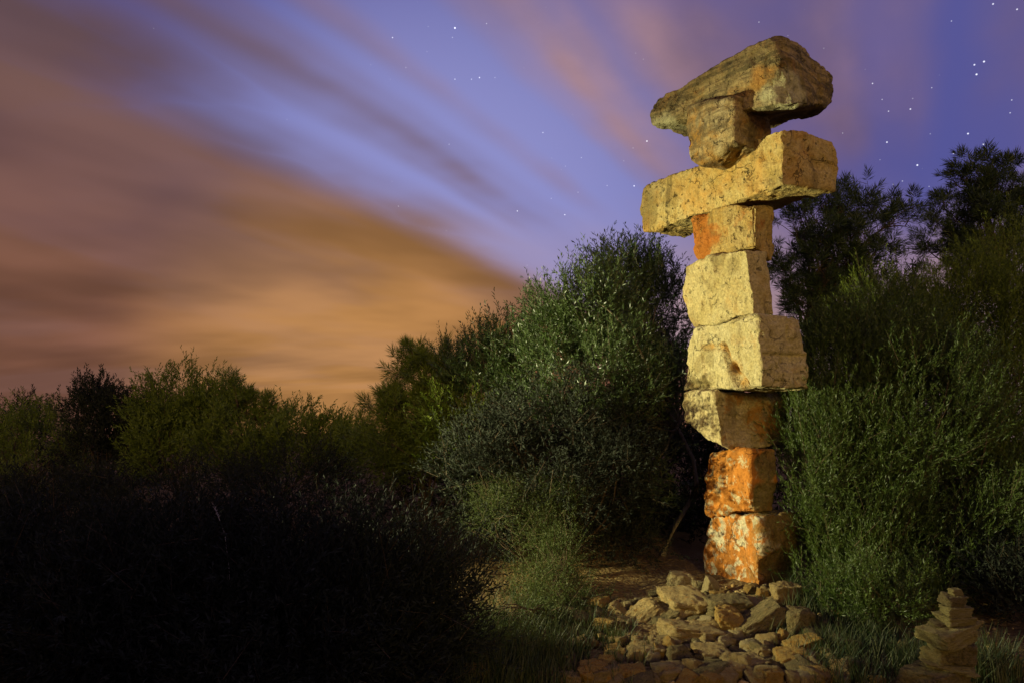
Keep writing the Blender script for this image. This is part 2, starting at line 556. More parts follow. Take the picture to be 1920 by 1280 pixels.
def smooth_np(co, edges, it, amt=0.5):
    n = len(co)
    deg = np.bincount(edges.ravel(), minlength=n).astype(float)[:, None]
    for _ in range(it):
        s = np.zeros_like(co)
        np.add.at(s, edges[:, 0], co[edges[:, 1]])
        np.add.at(s, edges[:, 1], co[edges[:, 0]])
        co = co + amt * (s / np.maximum(deg, 1) - co)
    return co


def mesh_arrays(me):
    co = np.empty(len(me.vertices) * 3, dtype=np.float32)
    me.vertices.foreach_get('co', co)
    ed = np.empty(len(me.edges) * 2, dtype=np.int32)
    me.edges.foreach_get('vertices', ed)
    return co.reshape(-1, 3).astype(float), ed.reshape(-1, 2)


def normals_of(me):
    n = np.empty(len(me.vertices) * 3, dtype=np.float32)
    me.vertices.foreach_get('normal', n)
    return n.reshape(-1, 3).astype(float)


def seg_dist(p, a, b):
    ab = b - a
    t = np.clip(((p - a) @ ab) / (ab @ ab), 0, 1)
    return np.linalg.norm(p - (a + t[:, None] * ab), axis=1), t


def on_plane(px, py, N, dr):
    r = ray(px, py)
    n = np.array([-dr[1], dr[0]])
    t = (n @ (N[:2] - EYE[:2])) / (n @ r[:2])
    return EYE + r * t


def at_z(px, py, z):
    r = ray(px, py)
    return EYE + r * ((z - EYE[2]) / r[2])


def tower_stone(name, mat, N, ang, left, right, width, label, seed, extra=(), extra_z=(), rough=1.0, dents=(), stains=(),
                strata=0.0, drop=0.0, back_shrink=0.0, chip=1.0, pales=(), rdents=(), pit_amt=1.0, dark_patches=(), round_it=14):
    """N=(px, py, depth) near vertical edge; left/right: face outlines in pixels on the two vertical face planes"""
    P = at(*N)
    dl = np.array([-math.sin(ang), math.cos(ang)])
    drr = np.array([math.cos(ang), math.sin(ang)])
    lp = [on_plane(x, y, P, dl) for x, y in left]
    rp = [on_plane(x, y, P, drr) for x, y in right]
    off = np.array([drr[0], drr[1], 0]) * width
    cz = np.mean([p[2] for p in lp])
    bp = []
    for p in lp:
        q = p + off
        q[2] = cz + (q[2] - cz) * (1 - back_shrink)
        bp.append(q)
    pts = lp + rp + bp + [at(*e) for e in extra] + [at_z(*e) for e in extra_z]
    if drop:
        zmin = min(p[2] for p in pts)
        pts = pts + [p - np.array([0, 0, drop]) for p in pts if p[2] < zmin + 0.12]
    me = hull_mesh(pts, 0.013)
    co, ed = mesh_arrays(me)
    nr0 = normals_of(me)
    # uneven rounding of the edges: some stretches stay crisp, some are knocked off
    s1 = smooth_np(co, ed, 2)
    s2 = smooth_np(s1, ed, round_it)
    w = np.clip(0.45 + 0.75 * fbm(co, 3.1, 3, seed + 50), 0, 1)[:, None] * chip
    co = s1 * (1 - w) + s2 * w
    d = 0.030 * rough * fbm(co, 2.2, 3, seed) + 0.010 * rough * fbm(co, 8.0, 4, seed + 9, 0.65)
    ridge = fbm(co, 5.0, 2, seed + 70)
    d = d - 0.016 * rough * np.clip((ridge - 0.28) / 0.12, 0, 1)
    pitn = vnoise(co * 17.0, seed + 21)
    d = d - 0.018 * rough * np.clip((pitn - 0.42) / 0.2, 0, 1) * np.clip(0.5 + 1.6 * vnoise(co * 2.7, seed + 23), 0, 1) * pit_amt
    if strata:
        sc = co * np.array([1.3, 1.3, 11.0]) + np.array([0, 0, 2.0]) * co[:, :1] * 0.9
        d = d + strata * fbm(sc, 1.0, 3, seed + 31)
    stain = np.zeros(len(co))
    for a, b, r, dep in dents:
        A, B = on_plane(*a, P, dl), on_plane(*b, P, dl)
        ds, _ = seg_dist(co, A, B)
        d = d - dep * np.exp(-(ds / r) ** 4)
    for a, b, r, dep in rdents:
        A, B = on_plane(*a, P, drr), on_plane(*b, P, drr)
        ds, _ = seg_dist(co, A, B)
        d = d - dep * np.exp(-(ds / r) ** 4)
    pale = np.zeros(len(co))
    for (q, r) in pales:
        ds = np.linalg.norm(co - at(*q), axis=1) + .05 * fbm(co, 6.0, 3, seed + 80)
        pale = np.maximum(pale, 1 - np.clip((ds - r * .75) / (r * .4), 0, 1))
    for g in dark_patches:  # round patches tinted darker through negative pale values
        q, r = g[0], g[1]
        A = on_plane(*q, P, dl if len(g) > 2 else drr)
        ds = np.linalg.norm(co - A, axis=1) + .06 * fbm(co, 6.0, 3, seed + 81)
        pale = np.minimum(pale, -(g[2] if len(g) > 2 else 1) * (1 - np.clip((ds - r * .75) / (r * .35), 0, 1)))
    for a, b, r, amt, pl in stains:
        dd = dl if pl == 'l' else drr
        A, B = on_plane(*a, P, dd), on_plane(*b, P, dd)
        ds, _ = seg_dist(co, A, B)
        stain = stain + amt * np.exp(-(ds / r) ** 4)
    co = co + nr0 * d[:, None]
    lo, hi = co.min(0), co.max(0)
    org = np.array([(lo[0] + hi[0]) / 2, (lo[1] + hi[1]) / 2, lo[2]])
    me.vertices.foreach_set('co', (co - org).astype(np.float32).ravel())
    at_ = me.attributes.new('stain', 'FLOAT', 'POINT')
    at_.data.foreach_set('value', stain.astype(np.float32))
    ap_ = me.attributes.new('pale', 'FLOAT', 'POINT')
    ap_.data.foreach_set('value', pale.astype(np.float32))
    me.polygons.foreach_set('use_smooth', np.ones(len(me.polygons), dtype=bool))
    me.update()
    me.materials.clear()
    me.name = name
    o = new_obj(name, me, mat)
    o.location = org
    return tag(o, label, 'stone', 'stones balanced in the tower')


A = math.radians
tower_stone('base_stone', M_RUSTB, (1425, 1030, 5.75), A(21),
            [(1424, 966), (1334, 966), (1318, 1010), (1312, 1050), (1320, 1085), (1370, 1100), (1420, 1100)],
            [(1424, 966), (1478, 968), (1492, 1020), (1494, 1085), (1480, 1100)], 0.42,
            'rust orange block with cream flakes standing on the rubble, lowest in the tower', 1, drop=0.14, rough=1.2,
            dark_patches=[((1470, 985), .28), ((1470, 1060), .28)])  # right face tinted darker olive-brown
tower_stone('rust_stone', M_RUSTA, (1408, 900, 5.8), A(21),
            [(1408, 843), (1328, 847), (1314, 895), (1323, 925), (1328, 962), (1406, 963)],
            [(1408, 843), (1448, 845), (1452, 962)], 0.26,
            'bright rust orange block under the wedge-shaped stone, second from the ground', 2, rough=1.2, dark_patches=[((1444, 870), .17), ((1444, 930), .17)],  # olive-brown tint over the right face here too
            dents=[((1362, 850), (1358, 905), .045, .03)])
tower_stone('wedge_stone', M_HIP, (1340, 780, 6.0), A(21),
            [(1338, 732), (1280, 733), (1277, 762), (1284, 790), (1330, 826), (1352, 838)],
            [(1340, 731), (1484, 729), (1482, 790), (1440, 830), (1405, 842), (1376, 842)], 0.72,
            'furrowed cream stone tapering down to a narrow foot, under the squat flaked block', 3,
            extra=[(1372, 845, 5.93), (1400, 846, 6.3)], rough=1.1, strata=0.006,
            stains=[((1400, 760), (1470, 800), .25, .10, 'r')])
tower_stone('torso_stone', M_TORSO, (1427, 660, 5.6), A(21),
            [(1419, 590), (1300, 613), (1288, 650), (1280, 733), (1430, 728)],
            [(1420, 590), (1480, 597), (1500, 618), (1506, 660), (1505, 726)], 0.50,
            'squat pale flaked block with an arched brown groove, widest of the lower stones', 4, dark_patches=[((1330, 672), .10, .5), ((1310, 690), .09, .4), ((1318, 716), .10, .8), ((1296, 722), .08, .7)], rdents=[((1432, 664), (1510, 667), .016, .03), ((1436, 672), (1510, 676), .03, .012)],  # lower-left patches paint a shadow into the stone's colour
            dents=[((1320, 650), (1358, 650), .030, .03), ((1358, 650), (1372, 690), .04, .06),
                   ((1372, 690), (1392, 728), .055, .07), ((1295, 722), (1338, 722), .035, .03), ((1318, 705), (1322, 722), .02, .025)],
            stains=[((1322, 652), (1358, 650), .05, .13, 'l'), ((1358, 652), (1374, 690), .06, .18, 'l'),
                    ((1374, 690), (1392, 728), .085, .26, 'l'), ((1440, 700), (1505, 700), .3, .06, 'r')])
tower_stone('chest_stone', M_CHEST, (1405, 530, 5.75), A(22),
            [(1397, 467), (1322, 481), (1287, 500), (1279, 556), (1301, 614), (1413, 590)],
            [(1398, 467), (1430, 479), (1443, 500), (1440, 560), (1434, 590)], 0.25,
            'pale cream block with a weathered brow, between the rust cheeked stone and the squat block', 5,
            pit_amt=.6, dark_patches=[((1350, 486), .09, .6), ((1375, 500), .08, .45), ((1338, 545), .06, .35), ((1300, 600), .1, .3)], dents=[((1345, 482), (1352, 500), .06, .03), ((1338, 500), (1336, 600), .03, .015)])  # brow and side spots tinted darker
tower_stone('neck_stone', M_NECK, (1415, 420, 5.9), A(30),
            [(1412, 379), (1342, 391), (1298, 411), (1302, 455), (1309, 485), (1415, 464)],
            [(1415, 379), (1436, 392), (1452, 430), (1456, 462), (1449, 492)], 0.27,
            'small golden stone with a rust orange cheek, directly under the long pitted beam', 6, round_it=30,
            stains=[((1312, 415), (1318, 475), .15, .30, 'l'), ((1360, 440), (1400, 430), .16, .08, 'l')])
tower_stone('beam_stone', M_BEAM, (1468, 300, 5.6), A(22),
            [(1464, 244), (1440, 251), (1310, 311), (1206, 352), (1197, 395), (1203, 440), (1468, 347)],
            [(1468, 244), (1500, 243), (1560, 268), (1572, 288), (1570, 336), (1556, 350)], 0.60,
            'long golden pitted stone beam laid crosswise, second slab from the top', 7, rough=1.0, back_shrink=0.05, dark_patches=[((1215, 400), .22, .45), ((1255, 375), .12, .4), ((1445, 340), .1, .35)],  # far end and lower edge tinted darker
            stains=[((1320, 350), (1420, 300), .22, .09, 'l')])
tower_stone('head_stone', M_HEAD, (1376, 240, 5.74), A(30),
            [(1376, 184), (1284, 198), (1284, 250), (1291, 303), (1312, 312), (1376, 268)],
            [(1376, 186), (1443, 186), (1448, 243), (1430, 252)], 0.46,
            'lichen mottled brown block wedged between the long beam and the tilted cap', 8, strata=0.007, rough=0.9)
tower_stone('cap_stone', M_CAP, (1455, 110, 5.55), A(37),
            [(1455, 76), (1436, 68), (1330, 129), (1232, 186), (1223, 212), (1224, 236), (1424, 190), (1455, 153)],
            [(1455, 76), (1475, 68), (1508, 88), (1536, 122), (1552, 176), (1553, 200), (1530, 180)], 0.98,
            'dark weathered slab with layered edge, tilted like a cap over the tower', 9, strata=0.010, rough=0.8,
            extra_z=[(1490, 196, 4.07), (1444, 200, 4.07)], back_shrink=0.35, pales=[((1482, 180, 5.62), .23), ((1445, 184, 5.66), .14), ((1250, 250, 6.6), .22)],
            stains=[((1440, 140), (1380, 175), .09, .20, 'l')])


# ------------------------------------------------------------------ loose rocks
def rock_mesh(seed, fine, boxy=False):
    """angular limestone: hull of a jittered block, chipped and weathered; fits the unit box"""
    rg = np.random.default_rng(seed)
    pts = []
    for sx in (-1, 1):
        for sy in (-1, 1):
            for sz in (-1, 1):
                pts.append(np.array([sx, sy, sz]) * (rg.uniform(.55, 1.0, 3) if boxy else rg.uniform(.45, 1.0, 3)))
    for _ in range(7):
        q = rg.normal(size=3)
        pts.append(q / np.abs(q).max() * rg.uniform(.8, 1.0) * np.array([1, 1, rg.uniform(.6, 1)]))
    me = hull_mesh(pts, 0.085 if fine else 0.17)
    co, ed = mesh_arrays(me)
    nr = normals_of(me)
    co = smooth_np(co, ed, 1, .4)
    dd = .05 * fbm(co, 1.7, 3, seed) + .045 * fbm(co, 5.0, 3, seed + 3, .6)
    dd = dd - .07 * np.clip((fbm(co, 2.6, 2, seed + 7) - .2) / .12, 0, 1)
    co = co + nr * dd[:, None]
    lo, hi = co.min(0), co.max(0)
    co = (co - (lo + hi) / 2) / ((hi - lo) / 2)
    me.vertices.foreach_set('co', co.astype(np.float32).ravel())
    me.polygons.foreach_set('use_smooth', np.ones(len(me.polygons), dtype=bool))
    me.update()
    me.materials.clear()
    me.materials.append(None)
    return me


ROCK_POOL = {}


def rock(name, mat, px, py, wpx, hpx, label, group=None, rot=(0, 0, 0), Y=None, depth=1.0, seed=0, sink=0.25, sub=3, cat='rock'):
    """px,py = centre of the rock in the photo; it stands on the ground under its lower edge"""
    if Y is None:
        Y = 4.5
        for _ in range(12):
            r = ray(px, py + hpx * 0.5 * (1 - sink))
            q = EYE + r * (Y / r[1])
            Y = Y * (EYE[2] - g1(q[0], q[1])) / (EYE[2] - q[2])
            Y = min(max(Y, 2.5), 9.0)
    ry = wpx / F * Y * 0.425 * depth
    nf = 1 - .6 * ry / Y                       # the near side of a thick stone reaches further out
    c = at(960 + (px - 960) * nf, py, Y)
    w = wpx / F * Y * 0.5 * nf
    h = hpx / F * Y * 0.5
    key = (seed % 14, sub)
    if key not in ROCK_POOL:
        ROCK_POOL[key] = rock_mesh(seed % 14 + 100, sub >= 3, sub == 4)
    o = new_obj(name, ROCK_POOL[key])
    o.material_slots[0].link = 'OBJECT'
    o.material_slots[0].material = mat
    o.location = c
    o.scale = (w, w * 0.85 * depth, h)
    o.rotation_euler = rot
    return tag(o, label, cat, group)


rock('boulder', M_ROCK_PALE, 1278, 1088, 50, 32, 'pale pitted boulder perched beside the rust orange base of tower', seed=1)
rock('rock', M_ROCK_PALE, 1310, 1096, 20, 18, 'small pale stone next to the pale pitted boulder', seed=2)
rock('rock', M_ROCK_PALE, 1336, 1098, 32, 34, 'pale upright stone leaning on the rust orange base block', seed=3, rot=(0, .3, .3))
rock('rock', M_ROCK_ORANGE, 1346, 1112, 30, 10, 'flat orange chip before the upright pale stone', seed=4)
rock('rock', M_ROCK_ORANGE, 1410, 1104, 26, 16, 'orange chip against the near corner of the base block', seed=5)
rock('rock', M_ROCK_ORANGE, 1433, 1114, 32, 26, 'squarish ochre stone at the shaded foot of tower', seed=6)
rock('boulder', M_ROCK, 1478, 1113, 54, 46, 'rounded brown boulder beneath the feathery shrub beside tower foot', seed=7)
rock('rock', M_ROCK_PALE, 1444, 1128, 36, 14, 'flat pale stone between the ochre stone and brown boulder', seed=8)
rock('ledge', M_ROCK, 1292, 1130, 92, 44, 'broad cracked ledge of rock under the pale pitted boulder', seed=9, depth=1.4)
rock('ledge', M_ROCK_DARK, 1370, 1136, 90, 40, 'mossy ledge directly in front of the tower base', seed=10, depth=1.2)
rock('ledge', M_ROCK, 1415, 1136, 80, 26, 'lit flat ledge edged with moss under the ochre stone', seed=11, depth=1.2)
rock('slab', M_ROCK, 1206, 1152, 84, 24, 'long slanting slab at the path edge near the olive', seed=12, rot=(0.1, -0.65, 0.2))
rock('slab', M_ROCK_DARK, 1236, 1160, 80, 16, 'thin slab lying parallel below the long slanting slab', seed=13, rot=(0.1, -0.5, 0.2))
rock('rock', M_ROCK_PALE, 1262, 1142, 20, 32, 'small upright pale stone against the broad cracked ledge', seed=1, rot=(0, -.25, 0))
rock('rock', M_ROCK, 1300, 1186, 116, 36, 'wide low ochre rock with a shadowed hollow above it', seed=2, depth=0.8, rot=(0, .06, 0))
rock('rock', M_ROCK_ORANGE, 1374, 1164, 60, 52, 'angular orange brown rock in the middle of the rubble', seed=3)
rock('slab', M_ROCK_DARK, 1424, 1168, 116, 40, 'dark slab tilted upward beside the angular orange brown rock', seed=4, rot=(0, -0.55, 0.15), depth=0.7)
rock('boulder', M_ROCK_DARK, 1504, 1168, 56, 58, 'dark mossy boulder below the rounded brown boulder', seed=5)
rock('rock', M_ROCK_DARK, 1462, 1165, 50, 30, 'grey brown rock between the dark tilted slab and mossy boulder', seed=12)
rock('rock', M_ROCK_ORANGE, 1473, 1196, 34, 34, 'pointed orange rock in the bright orange cluster', seed=6, rot=(0, .3, 0))
rock('rock', M_ROCK_ORANGE, 1512, 1210, 66, 34, 'wide bright orange rock sloping up to a corner', seed=7, rot=(0, -.25, 0))
rock('rock', M_ROCK_ORANGE, 1496, 1236, 72, 36, 'broad orange rock under the wide bright orange one', seed=8)
rock('rock', M_ROCK_ORANGE, 1540, 1268, 56, 30, 'low orange rock at the edge of the grass', seed=9)
rock('rock', M_ROCK_ORANGE, 1452, 1270, 40, 34, 'blocky orange stone in the path below the orange cluster', seed=10)
rock('rock', M_ROCK, 1500, 1272, 50, 24, 'flat ochre stone between the blocky orange stone and low orange rock', seed=13)
rock('rock', M_ROCK, 1402, 1246, 84, 32, 'long brown rock sunk in the path', seed=11)
rock('rock', M_ROCK, 1432, 1224, 40, 26, 'brown rock touching the far end of the long sunken one', seed=0)
rock('rock', M_ROCK_ORANGE, 1120, 1262, 72, 38, 'rounded bright ochre rock at the border of grass and path', seed=3)
rock('rock', M_ROCK, 1068, 1272, 44, 26, 'dull rock half hidden in grass beside the rounded ochre rock', seed=4)
rock('rock', M_ROCK_ORANGE, 892, 1264, 62, 34, 'dim ochre rock lying alone in the low scrub', seed=8)
rock('rock', M_ROCK, 1215, 1222, 74, 30, 'broad ochre stone at the grassy border of the path', seed=5)
rock('rock', M_ROCK, 1268, 1258, 80, 30, 'wide flat ochre stone sunk beside the trodden path', seed=6)
rock('rock', M_ROCK_ORANGE, 1190, 1264, 60, 32, 'blunt ochre stone between the rounded ochre rock and the flat one', seed=12)
rock('rock', M_ROCK, 1340, 1226, 70, 30, 'flat brown stone below the wide low ochre rock', seed=9)
rock('rock', M_ROCK_PALE, 1350, 1266, 62, 26, 'pale flat stone sunk in the middle of the path', seed=1)
rock('rock', M_ROCK, 1252, 1206, 54, 26, 'angular brown stone under the thin slab', seed=13)
rock('rock', M_ROCK, 1560, 1226, 44, 26, 'ochre stone beside the wide bright orange rock', seed=4)
rock('rock', M_ROCK_PALE, 1121, 1152, 14, 20, 'small pale stone standing at the top of the grass', seed=6)
rock('rock', M_ROCK_ORANGE, 1118, 1166, 20, 14, 'small orange stone under the pale one in grass', seed=7)
rock('rock', M_ROCK_PALE, 1177, 1136, 16, 18, 'small grey stone alone under the wild olive', seed=9)
rock('rock', M_ROCK, 1604, 1216, 26, 34, 'tall narrow pale stone in the grass under the shrub', seed=2)
rock('rock', M_ROCK_DARK, 1700, 1214, 24, 26, 'dim stone in grass beside the little cairn', seed=5)
rock('rock', M_ROCK_DARK, 1722, 1212, 22, 26, 'dim stone touching another beside the little cairn', seed=11)
rock('rock', M_ROCK_DARK, 1610, 1250, 40, 32, 'rounded dark stone in the grass below the shrub', seed=1)
rock('rock', M_ROCK_DARK, 1654, 1252, 26, 14, 'low green tinged stone in the grass', seed=13)
rock('rock', M_ROCK_ORANGE, 1652, 1276, 34, 16, 'small orange stone sunk in the grass before the cairn', seed=12)
rock('rock', M_ROCK_PALE, 1584, 1276, 18, 14, 'little pale stone between grass tufts', seed=10)
rock('rock', M_ROCK, 1897, 1228, 46, 18, 'flat reddish stone in the dark past the cairn', seed=6)
rock('rock', M_ROCK, 1886, 1256, 40, 36, 'blocky reddish stone in front of the flat reddish one', seed=2)
rock('rock', M_ROCK_DARK, 1915, 1252, 24, 26, 'small mossy stone beside the blocky reddish stone', seed=9)

ANCHORS = [(1290, 1110, 'pale pitted boulder'), (1440, 1125, 'ochre stone at the tower foot'), (1206, 1152, 'long slanting slab'),
           (1300, 1186, 'wide low ochre rock'), (1374, 1164, 'angular orange brown rock'), (1500, 1168, 'dark mossy boulder'),
           (1505, 1220, 'bright orange cluster'), (1402, 1246, 'long sunken path rock'), (1250, 1240, 'trodden middle of the path'),
           (1540, 1268, 'low orange rock at the grass')]
rg = np.random.default_rng(21)
n_f = 0
for i in range(700):
    px = rg.uniform(1080, 1620)
    py = rg.uniform(1112, 1280)
    edge = 1130 + (1280 - py) * 0.45
    if px < edge + rg.normal() * 45 - 60 or px > 1560 + rg.normal() * 30 or (px > 1500 and py < 1140):
        continue
    s = rg.uniform(9, 34) * (0.7 + 0.6 * (py - 1112) / 168)
    mat = [M_ROCK, M_ROCK_DARK, M_ROCK_ORANGE, M_ROCK_PALE][rg.choice(4, p=[.52, .26, .12, .10])]
    anc = min(ANCHORS, key=lambda a: (a[0] - px) ** 2 + (2 * (a[1] - py)) ** 2)[2]
    tone_ = {M_ROCK: 'brown', M_ROCK_DARK: 'dark mossy', M_ROCK_ORANGE: 'orange', M_ROCK_PALE: 'pale'}[mat]
    rock('rubble_stone', mat, px, py, s * rg.uniform(1, 1.8), s * rg.uniform(.5, .9),
         'small %s loose stone in the rubble by the %s' % (tone_, anc), 'small %s stones by the %s' % (tone_, anc),
         rot=(rg.normal() * .2, rg.normal() * .3, rg.uniform(0, 6)), seed=int(rg.integers(14)), sub=2)
    n_f += 1
    if n_f >= 295:
        break

def gravel():
    rg = np.random.default_rng(77)
    bm = bmesh.new()
    bmesh.ops.create_icosphere(bm, subdivisions=1, radius=1.0)
    me = bpy.data.meshes.new('pebble')
    bm.to_mesh(me)
    bm.free()
    pv, _ = mesh_arrays(me)
    pf = np.array([list(p.vertices) for p in me.polygons])
    V, F_ = [], []
    for i in range(2600):
        px, py = rg.uniform(1040, 1900), 1105 + 200 * rg.random() ** .8
        if px < 1180 + (1280 - py) * .3 + rg.normal() * 50 - 60 or (px > 1570 and rg.random() < .7):
            continue
        r = ray(px, py)
        q = EYE + r * ((-.06 - EYE[2]) / r[2])
        sz = .008 + .022 * rg.random() ** 2.5
        z = g1(q[0], q[1])
        V.append(pv * (1 + .25 * rg.normal(size=pv.shape)) * sz * np.array([1.2, 1.1, .7]) + np.array([q[0], q[1], z + sz * .4]))
        F_.append(pf + 12 * (len(V) - 1))
    o = new_obj('gravel', np_mesh('gravel', np.concatenate(V), np.concatenate(F_)), M_ROCK)
    tag(o, 'fine stone chips strewn over the soil of the path', 'gravel', kind='stuff')


gravel()

# ------------------------------------------------------------------ the little cairn
CY = 3.72
cairn = [  # x0, x1, y0, y1, tilt, label
    (1712, 1828, 1249, 1296, 0.02, 'broad rounded mossy stone carrying the little cairn'),
    (1744, 1842, 1236, 1253, 0.03, 'thin flat stone laid on the broad mossy cairn base'),
    (1744, 1786, 1214, 1239, 0.0, 'rounded yellowish stone low in the little cairn'),
    (1782, 1842, 1196, 1239, -0.03, 'large shadowed block low in the little cairn beside the yellowish stone'),
    (1752, 1790, 1199, 1217, 0.0, 'small stone on top of the rounded yellowish cairn stone'),
    (1744, 1844, 1166, 1202, -0.14, 'thick slanting slab across the middle of the little cairn'),
    (1754, 1800, 1163, 1172, -0.05, 'thin pointed flake resting on the slanting cairn slab'),
    (1769, 1829, 1149, 1168, -0.06, 'flat stone above the slanting slab of the little cairn'),
    (1773, 1826, 1133, 1152, -0.05, 'pale edged flat stone near the top of the little cairn'),
    (1773, 1816, 1112, 1136, -0.03, 'tapered stone under the topmost pebble of the cairn'),
    (1784, 1806, 1102, 1115, 0.0, 'small pebble topping the little cairn'),
]
for i, (x0, x1, y0, y1, tl, lab) in enumerate(cairn):
    cr = np.random.default_rng(i + 40)
    o = rock('cairn_stone', M_CAIRN if i % 3 else M_ROCK_DARK, (x0 + x1) / 2, (y0 + y1) / 2, (x1 - x0) * 1.0, (y1 - y0) * 0.97, lab, 'stones of the little cairn',
             rot=(cr.normal() * .05, tl + cr.normal() * .04, cr.uniform(-.5, .5)), Y=CY, seed=i + 2, sub=4, depth=1.0 if i not in (2, 3, 4) else 1.5, cat='stone')


# ------------------------------------------------------------------ vegetation
def unit(a):
    return a / np.maximum(np.linalg.norm(a, axis=-1, keepdims=True), 1e-9)


class Foliage:
    """collects rhombic leaves (quads); one mesh per crown"""
    def __init__(self):
        self.v, self.r = [], []

    def leaves(self, base, dirs, length, width, rnd, rg):
        n = len(base)
        side = unit(np.cross(dirs, rg.normal(size=(n, 3))))
        nrm = np.cross(dirs, side)
        L = np.broadcast_to(np.asarray(length), (n,))[:, None]
        Wd = np.broadcast_to(np.asarray(width), (n,))[:, None]
        mid = base + dirs * L * 0.5 + nrm * L * 0.06
        tip = base + dirs * L
        q = np.stack([base, mid - side * Wd * .5, tip, mid + side * Wd * .5], 1)
        self.v.append(q.reshape(-1, 3))
        self.r.append(np.repeat(rnd, 4))

    def mesh(self, name, org):
        v = np.concatenate(self.v) - np.asarray(org)
        f = np.arange(len(v)).reshape(-1, 4)
        return np_mesh(name, v, f, {'rnd': np.concatenate(self.r)})


def tubes_mesh(name, paths, org, sides=6):
    """paths: list of (points (k,3), radii (k,))"""
    V, Q = [], []
    base = 0
    ang = np.arange(sides) / sides * 2 * math.pi
    for pts, rad in paths:
        pts = np.asarray(pts, float)
        kk = len(pts)
        tan = np.gradient(pts, axis=0)
        tan = unit(tan)
        ref = np.where(np.abs(tan[:, 2:3]) > 0.9, np.array([[1., 0, 0]]), np.array([[0, 0, 1.]]))
        s = unit(np.cross(tan, ref))
        t2 = np.cross(tan, s)
        ring = pts[:, None, :] + (s[:, None, :] * np.cos(ang)[None, :, None] + t2[:, None, :] * np.sin(ang)[None, :, None]) * np.asarray(rad)[:, None, None]
        V.append(ring.reshape(-1, 3))
        i = np.arange((kk - 1) * sides)
        r, c = i // sides, i % sides
        a = base + r * sides + c
        b = base + r * sides + (c + 1) % sides
        Q.append(np.stack([a, b, b + sides, a + sides], 1))
        base += kk * sides
    return np_mesh(name, np.concatenate(V) - np.asarray(org), np.concatenate(Q), smooth=True)


def bent_path(a, b, sag, rg, n=7):
    t = np.linspace(0, 1, n)[:, None]
    a, b = np.asarray(a, float), np.asarray(b, float)
    L = np.linalg.norm(b - a)
    p = a + (b - a) * t
    w = rg.normal(size=3) * L * 0.10
    p = p + np.sin(t * math.pi) * (w + np.array([0, 0, sag * L]))
    p[1:-1] += rg.normal(size=(n - 2, 3)) * L * 0.015
    return p


def sample_clumps(ell, n_sub, sub_r, rg, shell=0.5):
    """sub-clump centres spread through the ellipsoids, biased outward"""
    vol = np.array([e[3] * e[4] * e[5] for e in ell]) ** 0.67
    pick = rg.choice(len(ell), size=n_sub, p=vol / vol.sum())
    E_ = np.array(ell)[pick]
    u_ = unit(rg.normal(size=(n_sub, 3)))
    r = shell + (1 - shell) * rg.random(n_sub) ** 0.7
    c = E_[:, :3] + u_ * E_[:, 3:] * r[:, None]
    rad = rg.uniform(sub_r[0], sub_r[1], n_sub)
    return c, rad, E_[:, :3]


